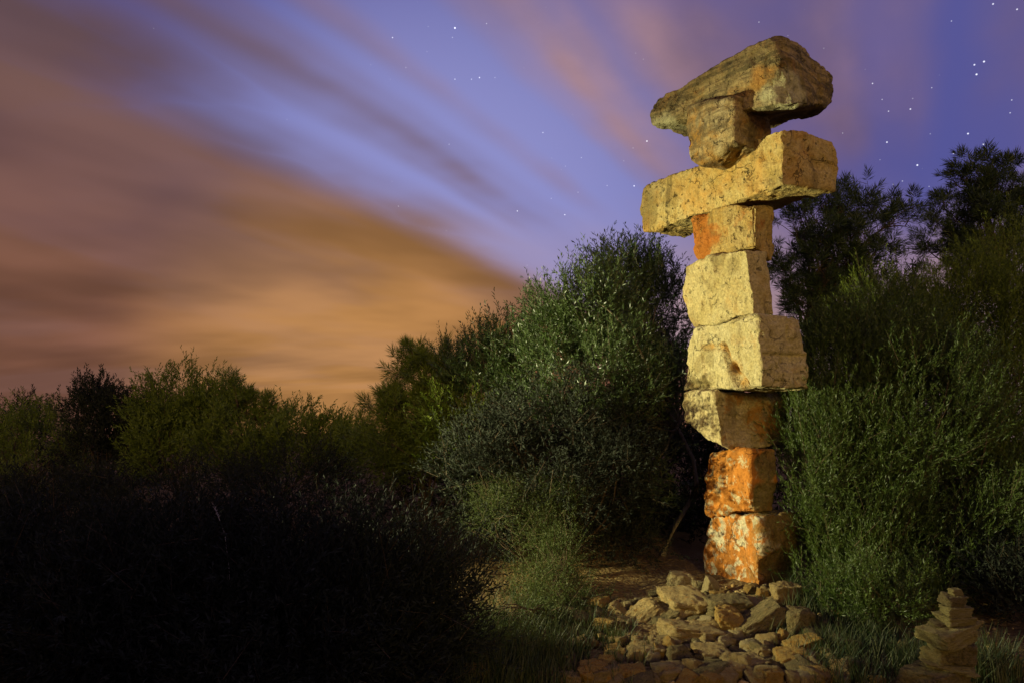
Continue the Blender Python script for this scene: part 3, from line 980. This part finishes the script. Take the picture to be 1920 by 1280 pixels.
def leafy(name, mat, ell, base, label, cat, seed, n_sub=60, sub_r=(.12, .3), twigs=40, per=22, leaf=(.045, .009), twig_len=(.14, .3),
          up=.5, out=.8, jit=.45, spread=.75, stems=14, stem_r=.016, trunk_r=.04, bark=None, group=None, lean=(0, 0, 0), trunk_path=None,
          min_z=-.1, kinds=('trunk', 'crown')):
    rg = np.random.default_rng(seed)
    bark = bark or (M_BARK if 'trunk' in kinds else M_BARK_P)
    c, rad, ec = sample_clumps(ell, n_sub, sub_r, rg)
    keep = c[:, 2] > min_z + 0.08
    c, rad, ec = c[keep], rad[keep], ec[keep]
    base = np.asarray(base, float)
    root = empty(name, base)
    tag(root, label, cat, group)
    # twigs
    n_tw = np.maximum(4, (twigs * (rad / np.mean(sub_r)) ** 2).astype(int))
    idx = np.repeat(np.arange(len(c)), n_tw)
    m = len(idx)
    du = unit(rg.normal(size=(m, 3)))
    pos = c[idx] + du * (rad[idx] * rg.random(m) ** 0.5)[:, None]
    outw = unit(c[idx] - ec[idx] + 0.6 * (pos - c[idx]))
    dr = unit(outw * out + np.array([0, 0, up]) + np.asarray(lean) + rg.normal(size=(m, 3)) * jit)
    L = rg.uniform(twig_len[0], twig_len[1], m)
    F_ = Foliage()
    t = np.tile(np.linspace(0.08, 1.0, per), m)
    ti = np.repeat(np.arange(m), per)
    t = np.clip(t + rg.normal(size=len(t)) * .03, 0, 1)
    bend = rg.normal(size=(m, 3)) * .12
    p = pos[ti] + dr[ti] * (L[ti] * t)[:, None] + bend[ti] * (L[ti] * t * t)[:, None]
    rad_d = unit(np.cross(dr[ti], rg.normal(size=(len(ti), 3))))
    ld = unit(dr[ti] + rad_d * spread * rg.uniform(.5, 1.3, len(ti))[:, None])
    base_r = rg.random(m)
    rnd = np.clip(base_r[ti] * .6 + rg.random(len(ti)) * .4, 0, 1)
    lens = leaf[0] * rg.uniform(.7, 1.25, len(ti))
    ok = p[:, 2] > min_z
    F_.leaves(p[ok], ld[ok], lens[ok], (leaf[1] * rg.uniform(.75, 1.2, len(ti)))[ok], rnd[ok], rg)
    crown = new_obj(kinds[1], F_.mesh(kinds[1], base), mat, root)
    # woody stems to the clumps
    paths = []
    order = rg.permutation(len(c))[:stems]
    if trunk_path is not None:
        tp = np.asarray(trunk_path, float)
        paths.append((tp, np.linspace(trunk_r, trunk_r * .55, len(tp))))
        fork = tp[-1]
    else:
        fork = base + np.array([0, 0, .12])
        paths.append((np.array([base - [0, 0, .05], base + [0, 0, .06], fork]), np.array([trunk_r, trunk_r * .9, trunk_r * .6])))
    for j in order:
        pp = bent_path(fork, c[j], .06, rg)
        paths.append((pp, np.linspace(stem_r, stem_r * .25, len(pp))))
    new_obj(kinds[0], tubes_mesh(kinds[0], paths, base), bark, root)
    # fine twig wood
    sel = rg.random(m) < .2
    a, dd, l2 = pos[sel], dr[sel], L[sel]
    sd = unit(np.cross(dd, rg.normal(size=dd.shape))) * .0022
    e = a + dd * l2[:, None] + bend[sel] * l2[:, None]
    q = np.stack([a - sd, a + sd, e + sd * .3, e - sd * .3], 1).reshape(-1, 3) - base
    new_obj_tw = new_obj('twig', np_mesh('twig', q, np.arange(len(q)).reshape(-1, 4)), bark, root)
    new_obj_tw['kind'] = 'stuff'
    return root


def needles(F_, pos, dr, n, length, width, rg, open_=1.0, shoot=.10):
    m = len(pos)
    ti = np.repeat(np.arange(m), n)
    t = np.tile(np.linspace(0, 1, n), m)
    b = pos[ti] + dr[ti] * (shoot * t)[:, None]
    rd = unit(np.cross(dr[ti], rg.normal(size=(len(ti), 3))))
    ld = unit(dr[ti] * (.35 + .7 * t)[:, None] + rd * (open_ * (1.05 - .55 * t))[:, None])
    rnd = np.clip(rg.random(m)[ti] * .65 + rg.random(len(ti)) * .35, 0, 1)
    F_.leaves(b, ld, length * rg.uniform(.75, 1.2, len(ti)), width, rnd, rg)


def pine(name, mat, base, trunk_top, boughs, label, seed, tuft_n=40, needle=(.10, .006), trunk_r=.07, tufts=16, twig=.45, group=None, open_=1.0,
         bough_from=None):
    """boughs: list of (end point, spread radius); tufts sit on side shoots along the outer half of each bough"""
    rg = np.random.default_rng(seed)
    base = np.asarray(base, float)
    top = np.asarray(trunk_top, float)
    root = empty(name, base)
    tag(root, label, 'pine tree', group)
    tr = bent_path(base - [0, 0, .1], top, 0, rg, 10)
    paths_b = []
    F_ = Foliage()
    for (e, spread) in boughs:
        e = np.asarray(e, float)
        # leave the trunk below the bough end
        tz = np.clip((e[2] - base[2]) * .72 / max(top[2] - base[2], .1), .15, .92)
        if bough_from is not None:
            tz = np.clip(tz, bough_from, .97)
        s = tr[0] + (tr[-1] - tr[0]) * tz
        i = min(int(tz * 9), 8)
        s = tr[i] + (tr[i + 1] - tr[i]) * (tz * 9 - i)
        bp = bent_path(s, e, .05, rg, 9)
        r0 = .012 + .012 * np.linalg.norm(e - s)
        paths_b.append((bp, np.linspace(r0, .006, 9)))
        # side shoots, each with three finer shoots, a needle tuft on every tip
        for q in range(tufts):
            t = rg.uniform(.35, 1.0)
            j = min(int(t * 8), 7)
            a = bp[j] + (bp[j + 1] - bp[j]) * (t * 8 - j)
            ddir = unit(unit(e - s) * .7 + rg.normal(size=3) * .8 + np.array([0, 0, .45]))
            tip = a + ddir * spread * rg.uniform(.45, 1.15)
            sp = bent_path(a, tip, -.03, rg, 5)
            paths_b.append((sp, np.linspace(.006, .0035, 5)))
            k3 = 3
            tp = [tip]
            td = [unit(tip - a + np.array([0, 0, .3 * spread]))]
            for z in range(k3):
                t3 = rg.uniform(.4, 1.0)
                b3 = a + (tip - a) * t3
                d3 = unit(ddir + rg.normal(size=3) * .75 + np.array([0, 0, .55]))
                l3 = spread * rg.uniform(.15, .42)
                tp.append(b3 + d3 * l3)
                td.append(d3)
                paths_b.append((np.array([b3, b3 + d3 * l3]), np.array([.004, .003])))
            needles(F_, np.array(tp), np.array(td), tuft_n, needle[0], needle[1], rg, open_, needle[0] * 1.0)
    new_obj('trunk', tubes_mesh('trunk', [(tr, np.linspace(trunk_r, trunk_r * .35, 10))], base, 8), M_BARK_P, root)
    new_obj('bough', tubes_mesh('bough', paths_b, base, 4), M_BARK_P, root)
    new_obj('crown', F_.mesh('crown', base), mat, root)
    return root


def E_(px, py, Y, rx, rz, ry=None):
    """ellipsoid at a pixel, radii given in pixels at that depth"""
    c = at(px, py, Y)
    return (c[0], c[1], c[2], rx / F * Y, (ry if ry else rx / F * Y * .9), rz / F * Y)


def foot(px, Y):
    x = at(px, 900, Y)[0]
    return np.array([x, Y, g1(x, Y)])


def path_px(pts):
    return np.array([at(*p) for p in pts])


# --- the big feathery shrub against the tower's shaded flank
Y = 5.9
leafy('feathery_shrub', M_SHRUB,
      [E_(1600, 720, 6.3, 120, 130), E_(1585, 880, 5.9, 95, 150), E_(1565, 1010, 5.75, 55, 110), E_(1660, 650, 6.6, 90, 110),
       E_(1700, 820, 6.0, 150, 190), E_(1640, 1040, 5.7, 120, 130), E_(1530, 810, 6.0, 50, 60), E_(1780, 1000, 5.7, 130, 170), E_(1518, 890, 5.75, 28, 70), E_(1535, 990, 5.7, 26, 80)],
      foot(1640, 6.0), 'broad feathery green shrub pressed against the shaded flank of the tower', 'shrub', 11,
      n_sub=300, sub_r=(.14, .32), twigs=46, per=26, leaf=(.034, .0058), up=.9, out=.45, jit=.38, spread=.6, stems=40, lean=(.12, 0, 0),
      twig_len=(.16, .34), kinds=('stem', 'foliage'))
leafy('feathery_shrub', M_HEATH,
      [E_(1850, 620, 6.8, 130, 140), E_(1720, 620, 7.0, 90, 100), E_(1640, 610, 6.9, 60, 70), E_(1900, 780, 6.3, 140, 200), E_(1940, 560, 7.0, 90, 120), E_(1960, 950, 6.0, 150, 220), E_(1760, 640, 7.0, 60, 70)],
      foot(1900, 6.5), 'tall dense green shrub reaching up in front of the darker pine trunks', 'shrub', 12,
      n_sub=210, sub_r=(.15, .34), twigs=44, per=22, leaf=(.036, .0062), up=.9, out=.45, jit=.35, spread=.55, stems=26, lean=(.05, 0, 0),
      twig_len=(.18, .36), kinds=('stem', 'foliage'))
leafy('low_shrub', M_SHRUB,
      [E_(1580, 1130, 5.2, 70, 60), E_(1660, 1150, 4.9, 80, 60), E_(1740, 1130, 5.2, 60, 60)],
      foot(1640, 5.0), 'low soft green shrub at the edge of the stony path before the cairn', 'shrub', 13,
      n_sub=60, sub_r=(.10, .2), twigs=30, per=20, leaf=(.03, .006), up=.7, out=.5, jit=.5, spread=.7, stems=16, twig_len=(.1, .22), kinds=('stem', 'foliage'))

# --- wild olive behind the tower
leafy('wild_olive_tree', M_OLIVE,
      [E_(1180, 562, 8.3, 70, 80), E_(1095, 600, 7.6, 85, 85), E_(1035, 640, 7.6, 55, 75), E_(1220, 650, 8.0, 60, 125), E_(1120, 720, 7.5, 120, 120),
       E_(1215, 800, 7.4, 70, 120), E_(1185, 522, 8.3, 36, 40), E_(1270, 560, 8.2, 25, 60)],
      foot(1235, 7.2), 'wild olive tree with narrow silvery leaves standing behind the tower', 'tree', 21,
      n_sub=170, sub_r=(.14, .32), twigs=26, per=22, leaf=(.055, .0115), up=.8, out=.6, jit=.45, spread=.75, stems=46, stem_r=.018,
      twig_len=(.18, .40), trunk_r=.035, trunk_path=path_px([(1236, 1075, 7.2), (1246, 1035, 7.2), (1262, 990, 7.2), (1290, 945, 7.15), (1306, 905, 7.1), (1300, 860, 7.2), (1270, 800, 7.4)]))
leafy('young_olive', M_OLIVE,
      [E_(945, 650, 8.2, 40, 45), E_(900, 700, 8.2, 60, 50), E_(975, 700, 8.0, 50, 70)],
      foot(940, 8.2), 'slender young olive between the wild olive tree and young pine', 'tree', 22,
      n_sub=60, sub_r=(.12, .24), twigs=22, per=20, leaf=(.055, .0115), up=.9, out=.5, jit=.45, spread=.75, stems=18, twig_len=(.16, .36))
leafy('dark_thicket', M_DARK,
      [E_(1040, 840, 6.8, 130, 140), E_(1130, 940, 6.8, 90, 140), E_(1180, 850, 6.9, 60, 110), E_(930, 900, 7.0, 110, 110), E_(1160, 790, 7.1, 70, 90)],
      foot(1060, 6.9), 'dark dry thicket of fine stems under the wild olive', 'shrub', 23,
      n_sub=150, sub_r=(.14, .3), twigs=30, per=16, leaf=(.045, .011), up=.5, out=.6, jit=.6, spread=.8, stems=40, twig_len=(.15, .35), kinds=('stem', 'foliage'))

# --- young pines and scrub left of the olive
def bough_set(pts, spread):
    return [(at(*p), spread) for p in pts]


pine('young_pine', M_PINE_Y, foot(800, 8.6), at(800, 690, 8.6),
     bough_set([(800, 680, 8.6), (765, 705, 8.6), (845, 690, 8.5), (880, 680, 8.7), (735, 760, 8.5), (715, 800, 8.6), (780, 760, 8.2), (830, 750, 8.2),
                (870, 760, 8.4), (750, 820, 8.3), (820, 820, 8.2), (700, 830, 8.8)], .34),
     'young bushy pine with stubby upright shoots beside the young olive', 31, tuft_n=46, needle=(.13, .0075), trunk_r=.05, tufts=12)
leafy('round_shrub', M_HEATH,
      [E_(760, 830, 8.0, 70, 60), E_(850, 800, 8.0, 80, 70), E_(720, 860, 8.2, 50, 50)],
      foot(790, 8.0), 'olive green bush under the young pine', 'shrub', 32, n_sub=60, sub_r=(.14, .28), twigs=26, per=18,
      leaf=(.045, .009), up=.6, out=.7, stems=14, kinds=('stem', 'foliage'))
leafy('round_shrub', M_HEATH,
      [E_(520, 835, 9.6, 130, 70), E_(620, 850, 9.4, 70, 60), E_(430, 820, 9.6, 90, 70), E_(650, 830, 9.8, 40, 40)],
      foot(530, 9.6), 'wide yellow green bush below the sprig topped pine scrub', 'shrub', 33, n_sub=90, sub_r=(.14, .3), twigs=30, per=16,
      leaf=(.055, .014), up=.8, out=.5, jit=.4, stems=20, kinds=('stem', 'foliage'))
leafy('round_shrub', M_HEATH,
      [E_(330, 770, 10.2, 75, 65), E_(400, 780, 10.2, 60, 60), E_(300, 830, 9.8, 60, 60)],
      foot(350, 10.0), 'domed green bush rising highest of the far scrub', 'shrub', 34, n_sub=70, sub_r=(.14, .3), twigs=30, per=16,
      leaf=(.055, .014), up=.8, out=.5, jit=.4, stems=20, kinds=('stem', 'foliage'))
leafy('round_shrub', M_DARK,
      [E_(200, 790, 10.4, 75, 65), E_(170, 760, 10.6, 40, 40), E_(250, 800, 10.3, 50, 60), E_(200, 870, 10.2, 80, 70)],
      foot(200, 10.4), 'dark twiggy bush beside the domed green bush', 'shrub', 35, n_sub=80, sub_r=(.14, .3), twigs=28, per=16,
      leaf=(.055, .014), up=.8, out=.6, jit=.5, stems=24, kinds=('stem', 'foliage'))
leafy('round_shrub', M_HEATH,
      [E_(60, 840, 10.6, 80, 70), E_(110, 815, 10.8, 40, 40), E_(-30, 830, 10.6, 80, 70), E_(40, 920, 9.8, 110, 80)],
      foot(50, 10.6), 'thin bush showing sky through its twigs, beyond the dark twiggy one', 'shrub', 36, n_sub=80, sub_r=(.12, .26), twigs=20, per=14,
      leaf=(.055, .010), up=.8, out=.6, jit=.5, stems=30, kinds=('stem', 'foliage'))
pine('pine_sapling', M_PINE_Y, foot(455, 9.9), at(440, 745, 9.9),
     bough_set([(437, 722, 9.9), (462, 748, 9.9), (486, 748, 9.9), (498, 762, 9.8), (420, 770, 9.8), (540, 790, 9.8)], .16),
     'pine sapling with bare sprigs poking above the yellow green bush', 37, tuft_n=34, needle=(.12, .008), trunk_r=.03, tufts=7)

# --- pines behind the shrub
pine('aleppo_pine', M_PINE, foot(1585, 10.0), at(1570, 420, 10.0),
     bough_set([(1560, 385, 10.0), (1520, 400, 9.9), (1490, 440, 9.9), (1475, 490, 9.8), (1480, 540, 9.8), (1500, 585, 9.7), (1530, 470, 9.6), (1550, 530, 9.6),
                (1600, 420, 10.2), (1640, 395, 10.2), (1655, 440, 10.2), (1620, 480, 10.0), (1690, 450, 10.4), (1700, 425, 10.4), (1660, 500, 10.2), (1600, 550, 9.9),
                (1540, 620, 9.7), (1570, 440, 9.5), (1625, 540, 10.2), (1520, 520, 10.3)], .44),
     'dark pine tree with open needle tufts right behind the tower', 41, tuft_n=46, needle=(.135, .010), trunk_r=.075, tufts=10, group=None)
pine('aleppo_pine', M_PINE, foot(1830, 11.5), at(1830, 360, 11.5),
     bough_set([(1830, 320, 11.5), (1790, 345, 11.4), (1765, 390, 11.4), (1870, 320, 11.5), (1905, 335, 11.5), (1850, 370, 11.2), (1800, 420, 11.2), (1770, 440, 11.3),
                (1890, 390, 11.4), (1920, 420, 11.4), (1840, 430, 11.1), (1870, 460, 11.3), (1790, 480, 11.3), (1930, 370, 11.6), (1820, 500, 11.2), (1740, 470, 11.6), (1900, 470, 11.4)], .46),
     'taller dark pine tree standing away from the tower above the dense shrub', 42, tuft_n=46, needle=(.15, .011), trunk_r=.085, tufts=10)

# --- dark scrub of the unlit foreground, and unseen bushes added to shade it
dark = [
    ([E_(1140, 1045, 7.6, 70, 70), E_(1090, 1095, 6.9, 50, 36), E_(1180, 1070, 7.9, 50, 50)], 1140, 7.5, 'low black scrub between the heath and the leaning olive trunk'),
    ([(-5.5, -3.0, 1.4, 1.7, .6, 1.55)], None, (-5.5, -3.0), 'added unseen hedge bush blocking the low light, furthest along the path'),  # this row is added out of view to keep the sun lamp off the foreground
    ([(-2.4, -3.1, 1.4, 1.8, .6, 1.55)], None, (-2.4, -3.1), 'added unseen hedge bush blocking the low light beside the path'),
    ([(-0.9, -3.0, 1.4, 0.8, .6, 1.55)], None, (-0.9, -3.0), 'added unseen hedge bush blocking the low light straight behind the camera'),
    ([(5.4, -3.0, 1.4, 1.6, .6, 1.55)], None, (5.4, -3.0), 'added unseen hedge bush blocking the low light on the cairn side'),  # gap before this added bush lets the sun lamp reach the rubble
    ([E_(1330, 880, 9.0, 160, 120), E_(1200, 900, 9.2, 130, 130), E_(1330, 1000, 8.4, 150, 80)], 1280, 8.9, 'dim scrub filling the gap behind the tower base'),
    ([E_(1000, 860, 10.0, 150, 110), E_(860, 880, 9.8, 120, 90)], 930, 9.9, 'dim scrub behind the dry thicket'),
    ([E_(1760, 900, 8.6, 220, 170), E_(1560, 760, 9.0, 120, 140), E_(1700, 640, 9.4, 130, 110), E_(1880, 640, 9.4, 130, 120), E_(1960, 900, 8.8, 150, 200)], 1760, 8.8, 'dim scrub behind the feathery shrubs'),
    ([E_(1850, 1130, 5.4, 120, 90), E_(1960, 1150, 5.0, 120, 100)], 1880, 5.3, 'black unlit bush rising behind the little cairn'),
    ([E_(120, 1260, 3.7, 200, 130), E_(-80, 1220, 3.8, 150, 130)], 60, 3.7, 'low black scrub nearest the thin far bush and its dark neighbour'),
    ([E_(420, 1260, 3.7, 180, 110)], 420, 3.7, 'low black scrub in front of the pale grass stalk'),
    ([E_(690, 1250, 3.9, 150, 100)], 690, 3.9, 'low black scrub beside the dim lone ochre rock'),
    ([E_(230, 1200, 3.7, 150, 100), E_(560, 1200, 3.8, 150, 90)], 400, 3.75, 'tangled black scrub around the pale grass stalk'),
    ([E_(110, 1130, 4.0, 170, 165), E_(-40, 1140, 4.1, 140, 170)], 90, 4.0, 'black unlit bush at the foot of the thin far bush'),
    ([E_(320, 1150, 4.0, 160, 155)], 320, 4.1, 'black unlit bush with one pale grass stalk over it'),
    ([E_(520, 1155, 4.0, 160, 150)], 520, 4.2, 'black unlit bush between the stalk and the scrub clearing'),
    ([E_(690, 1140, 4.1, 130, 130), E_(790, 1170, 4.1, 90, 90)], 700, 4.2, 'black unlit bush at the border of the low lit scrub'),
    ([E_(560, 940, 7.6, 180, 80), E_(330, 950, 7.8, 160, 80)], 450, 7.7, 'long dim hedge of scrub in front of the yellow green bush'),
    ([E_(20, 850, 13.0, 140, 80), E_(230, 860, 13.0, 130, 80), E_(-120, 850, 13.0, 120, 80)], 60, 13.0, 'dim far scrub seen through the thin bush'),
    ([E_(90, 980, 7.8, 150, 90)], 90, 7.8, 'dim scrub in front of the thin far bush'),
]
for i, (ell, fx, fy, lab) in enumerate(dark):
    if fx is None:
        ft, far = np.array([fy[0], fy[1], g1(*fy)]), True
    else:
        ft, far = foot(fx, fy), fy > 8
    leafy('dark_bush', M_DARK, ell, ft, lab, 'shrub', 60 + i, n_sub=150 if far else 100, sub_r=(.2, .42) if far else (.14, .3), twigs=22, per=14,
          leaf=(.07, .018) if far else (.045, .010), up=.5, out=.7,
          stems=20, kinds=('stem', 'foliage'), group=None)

# --- low scrub that catches the torch
for i, (ell, fx, fy, lab) in enumerate([
        ([E_(1030, 900, 6.8, 30, 30), E_(990, 930, 6.7, 45, 25), E_(930, 955, 6.6, 50, 22), E_(870, 980, 6.6, 40, 18)], 980, 6.6, 'lit tangle of fine heath in the gap of the dark scrub'),
        ([E_(1050, 960, 6.5, 28, 40), E_(1020, 1000, 6.4, 40, 35)], 1035, 6.4, 'upright lit heath beneath the lit tangle'),
        ([E_(1055, 1050, 6.1, 26, 40), E_(1030, 1100, 5.9, 38, 28)], 1045, 5.9, 'low heath bush between the lit tangle and the grass'),
        ([E_(1000, 1150, 5.4, 60, 22), E_(930, 1185, 5.1, 60, 24), E_(1060, 1165, 5.4, 40, 20)], 1000, 5.2, 'low green ground shrub beside the stony path'),
        ([E_(1000, 1108, 6.2, 70, 16), E_(1090, 1106, 6.3, 60, 14), E_(1165, 1110, 6.3, 40, 12)], 1080, 6.2, 'creeping green ground cover below the leaning olive trunk'),
        ([E_(1060, 1135, 5.7, 60, 12), E_(960, 1140, 5.7, 60, 14), E_(1150, 1140, 5.7, 40, 9)], 1050, 5.7, 'creeping green ground cover at the head of the grass'),
        ([E_(880, 1240, 4.5, 50, 26), E_(960, 1230, 4.6, 50, 24)], 920, 4.5, 'low green ground shrub around the dim lone ochre rock')]):
    leafy('heath_shrub', M_HEATH_LOW, ell, foot(fx, fy), lab, 'shrub', 80 + i, n_sub=36, sub_r=(.07, .16), twigs=24, per=18, leaf=(.022, .0045), up=.7, out=.5, jit=.7,
          spread=.9, stems=20, stem_r=.006, trunk_r=.02, min_z=-.22, twig_len=(.12, .30), kinds=('stem', 'foliage'))


# ------------------------------------------------------------------ grass
def grass(seed, patches):
    rg = np.random.default_rng(seed)
    V, R = [], []
    for (px, py, sx, sy, n, h) in patches:
        x = rg.normal(px, sx, n)
        y = np.clip(rg.normal(py, sy, n), 1100, 1330)
        tuft = rg.normal(size=(n, 2)) * .02
        for i in range(n):
            r = ray(x[i], y[i])
            t = (g1(*(EYE + r * ((EYE[2] + .06) / -r[2]))[:2]) - EYE[2]) / r[2]
            b = EYE + r * t
            blades = rg.integers(6, 13)
            az = rg.uniform(0, 2 * math.pi, blades)
            ln = h * rg.uniform(.45, 1.2, blades)
            lean = rg.uniform(.05, .55, blades)
            bx = b[0] + rg.normal(size=blades) * .02
            by = b[1] + rg.normal(size=blades) * .02
            dx_, dy_ = np.cos(az) * lean, np.sin(az) * lean
            sx_, sy_ = -np.sin(az + .6), np.cos(az + .6)
            w = .0028
            p0 = np.stack([bx, by, np.full(blades, b[2] - .02)], 1)
            s = np.stack([sx_ * w, sy_ * w, 0 * sx_], 1)
            p1 = p0 + np.stack([dx_ * ln * .4, dy_ * ln * .4, ln * .62], 1)
            p2 = p0 + np.stack([dx_ * ln * 1.1, dy_ * ln * 1.1, ln], 1)
            q1 = np.stack([p0 - s, p0 + s, p1 + s * .8, p1 - s * .8], 1)
            q2 = np.stack([p1 - s * .8, p1 + s * .8, p2 + s * .15, p2 - s * .15], 1)
            V.append(np.concatenate([q1, q2]).reshape(-1, 3))
            R.append(np.repeat(np.tile(rg.random(blades) ** 1.6, 2), 4))
    v = np.concatenate(V)
    o = new_obj('grass', np_mesh('grass', v, np.arange(len(v)).reshape(-1, 4), {'rnd': np.concatenate(R)}), M_GRASS)
    tag(o, 'thin green grass growing around the path and cairn', 'grass', kind='stuff')


grass(5, [(1060, 1135, 50, 20, 150, .11), (950, 1175, 60, 22, 170, .14), (1140, 1165, 35, 18, 50, .10), (980, 1240, 80, 40, 260, .17), (1120, 1200, 40, 25, 60, .13), (1600, 1200, 60, 35, 200, .17), (1700, 1260, 60, 25, 150, .18),
          (1570, 1240, 30, 25, 90, .17), (1850, 1285, 40, 15, 110, .26), (1530, 1130, 25, 15, 60, .2), (1400, 1140, 40, 10, 50, .07), (900, 1270, 70, 25, 200, .2)])

# the single pale stalk over the dark bush
sb = foot(420, 3.9)
st = bent_path(sb, at(402, 948, 3.9), 0, np.random.default_rng(3), 8)
ro = empty('grass_stalk', sb)
tag(ro, 'single pale dry grass stalk standing in the black bush', 'grass stalk')
M_STRAW, TT = mat_new('dry_straw')
finish(M_STRAW, TT, (0.42, 0.38, 0.26), 0.7)
new_obj('stem', tubes_mesh('stem', [(st, np.linspace(.003, .0015, 8))], sb, 5), M_STRAW, ro)
tp_, td_ = st[-1], unit(st[-1] - st[-3])
FF = Foliage()
needles(FF, np.array([tp_ - td_ * .09]), np.array([td_]), 24, .025, .005, np.random.default_rng(4), .5, .09)
new_obj('seed_head', FF.mesh('seed_head', sb), M_STRAW, ro)
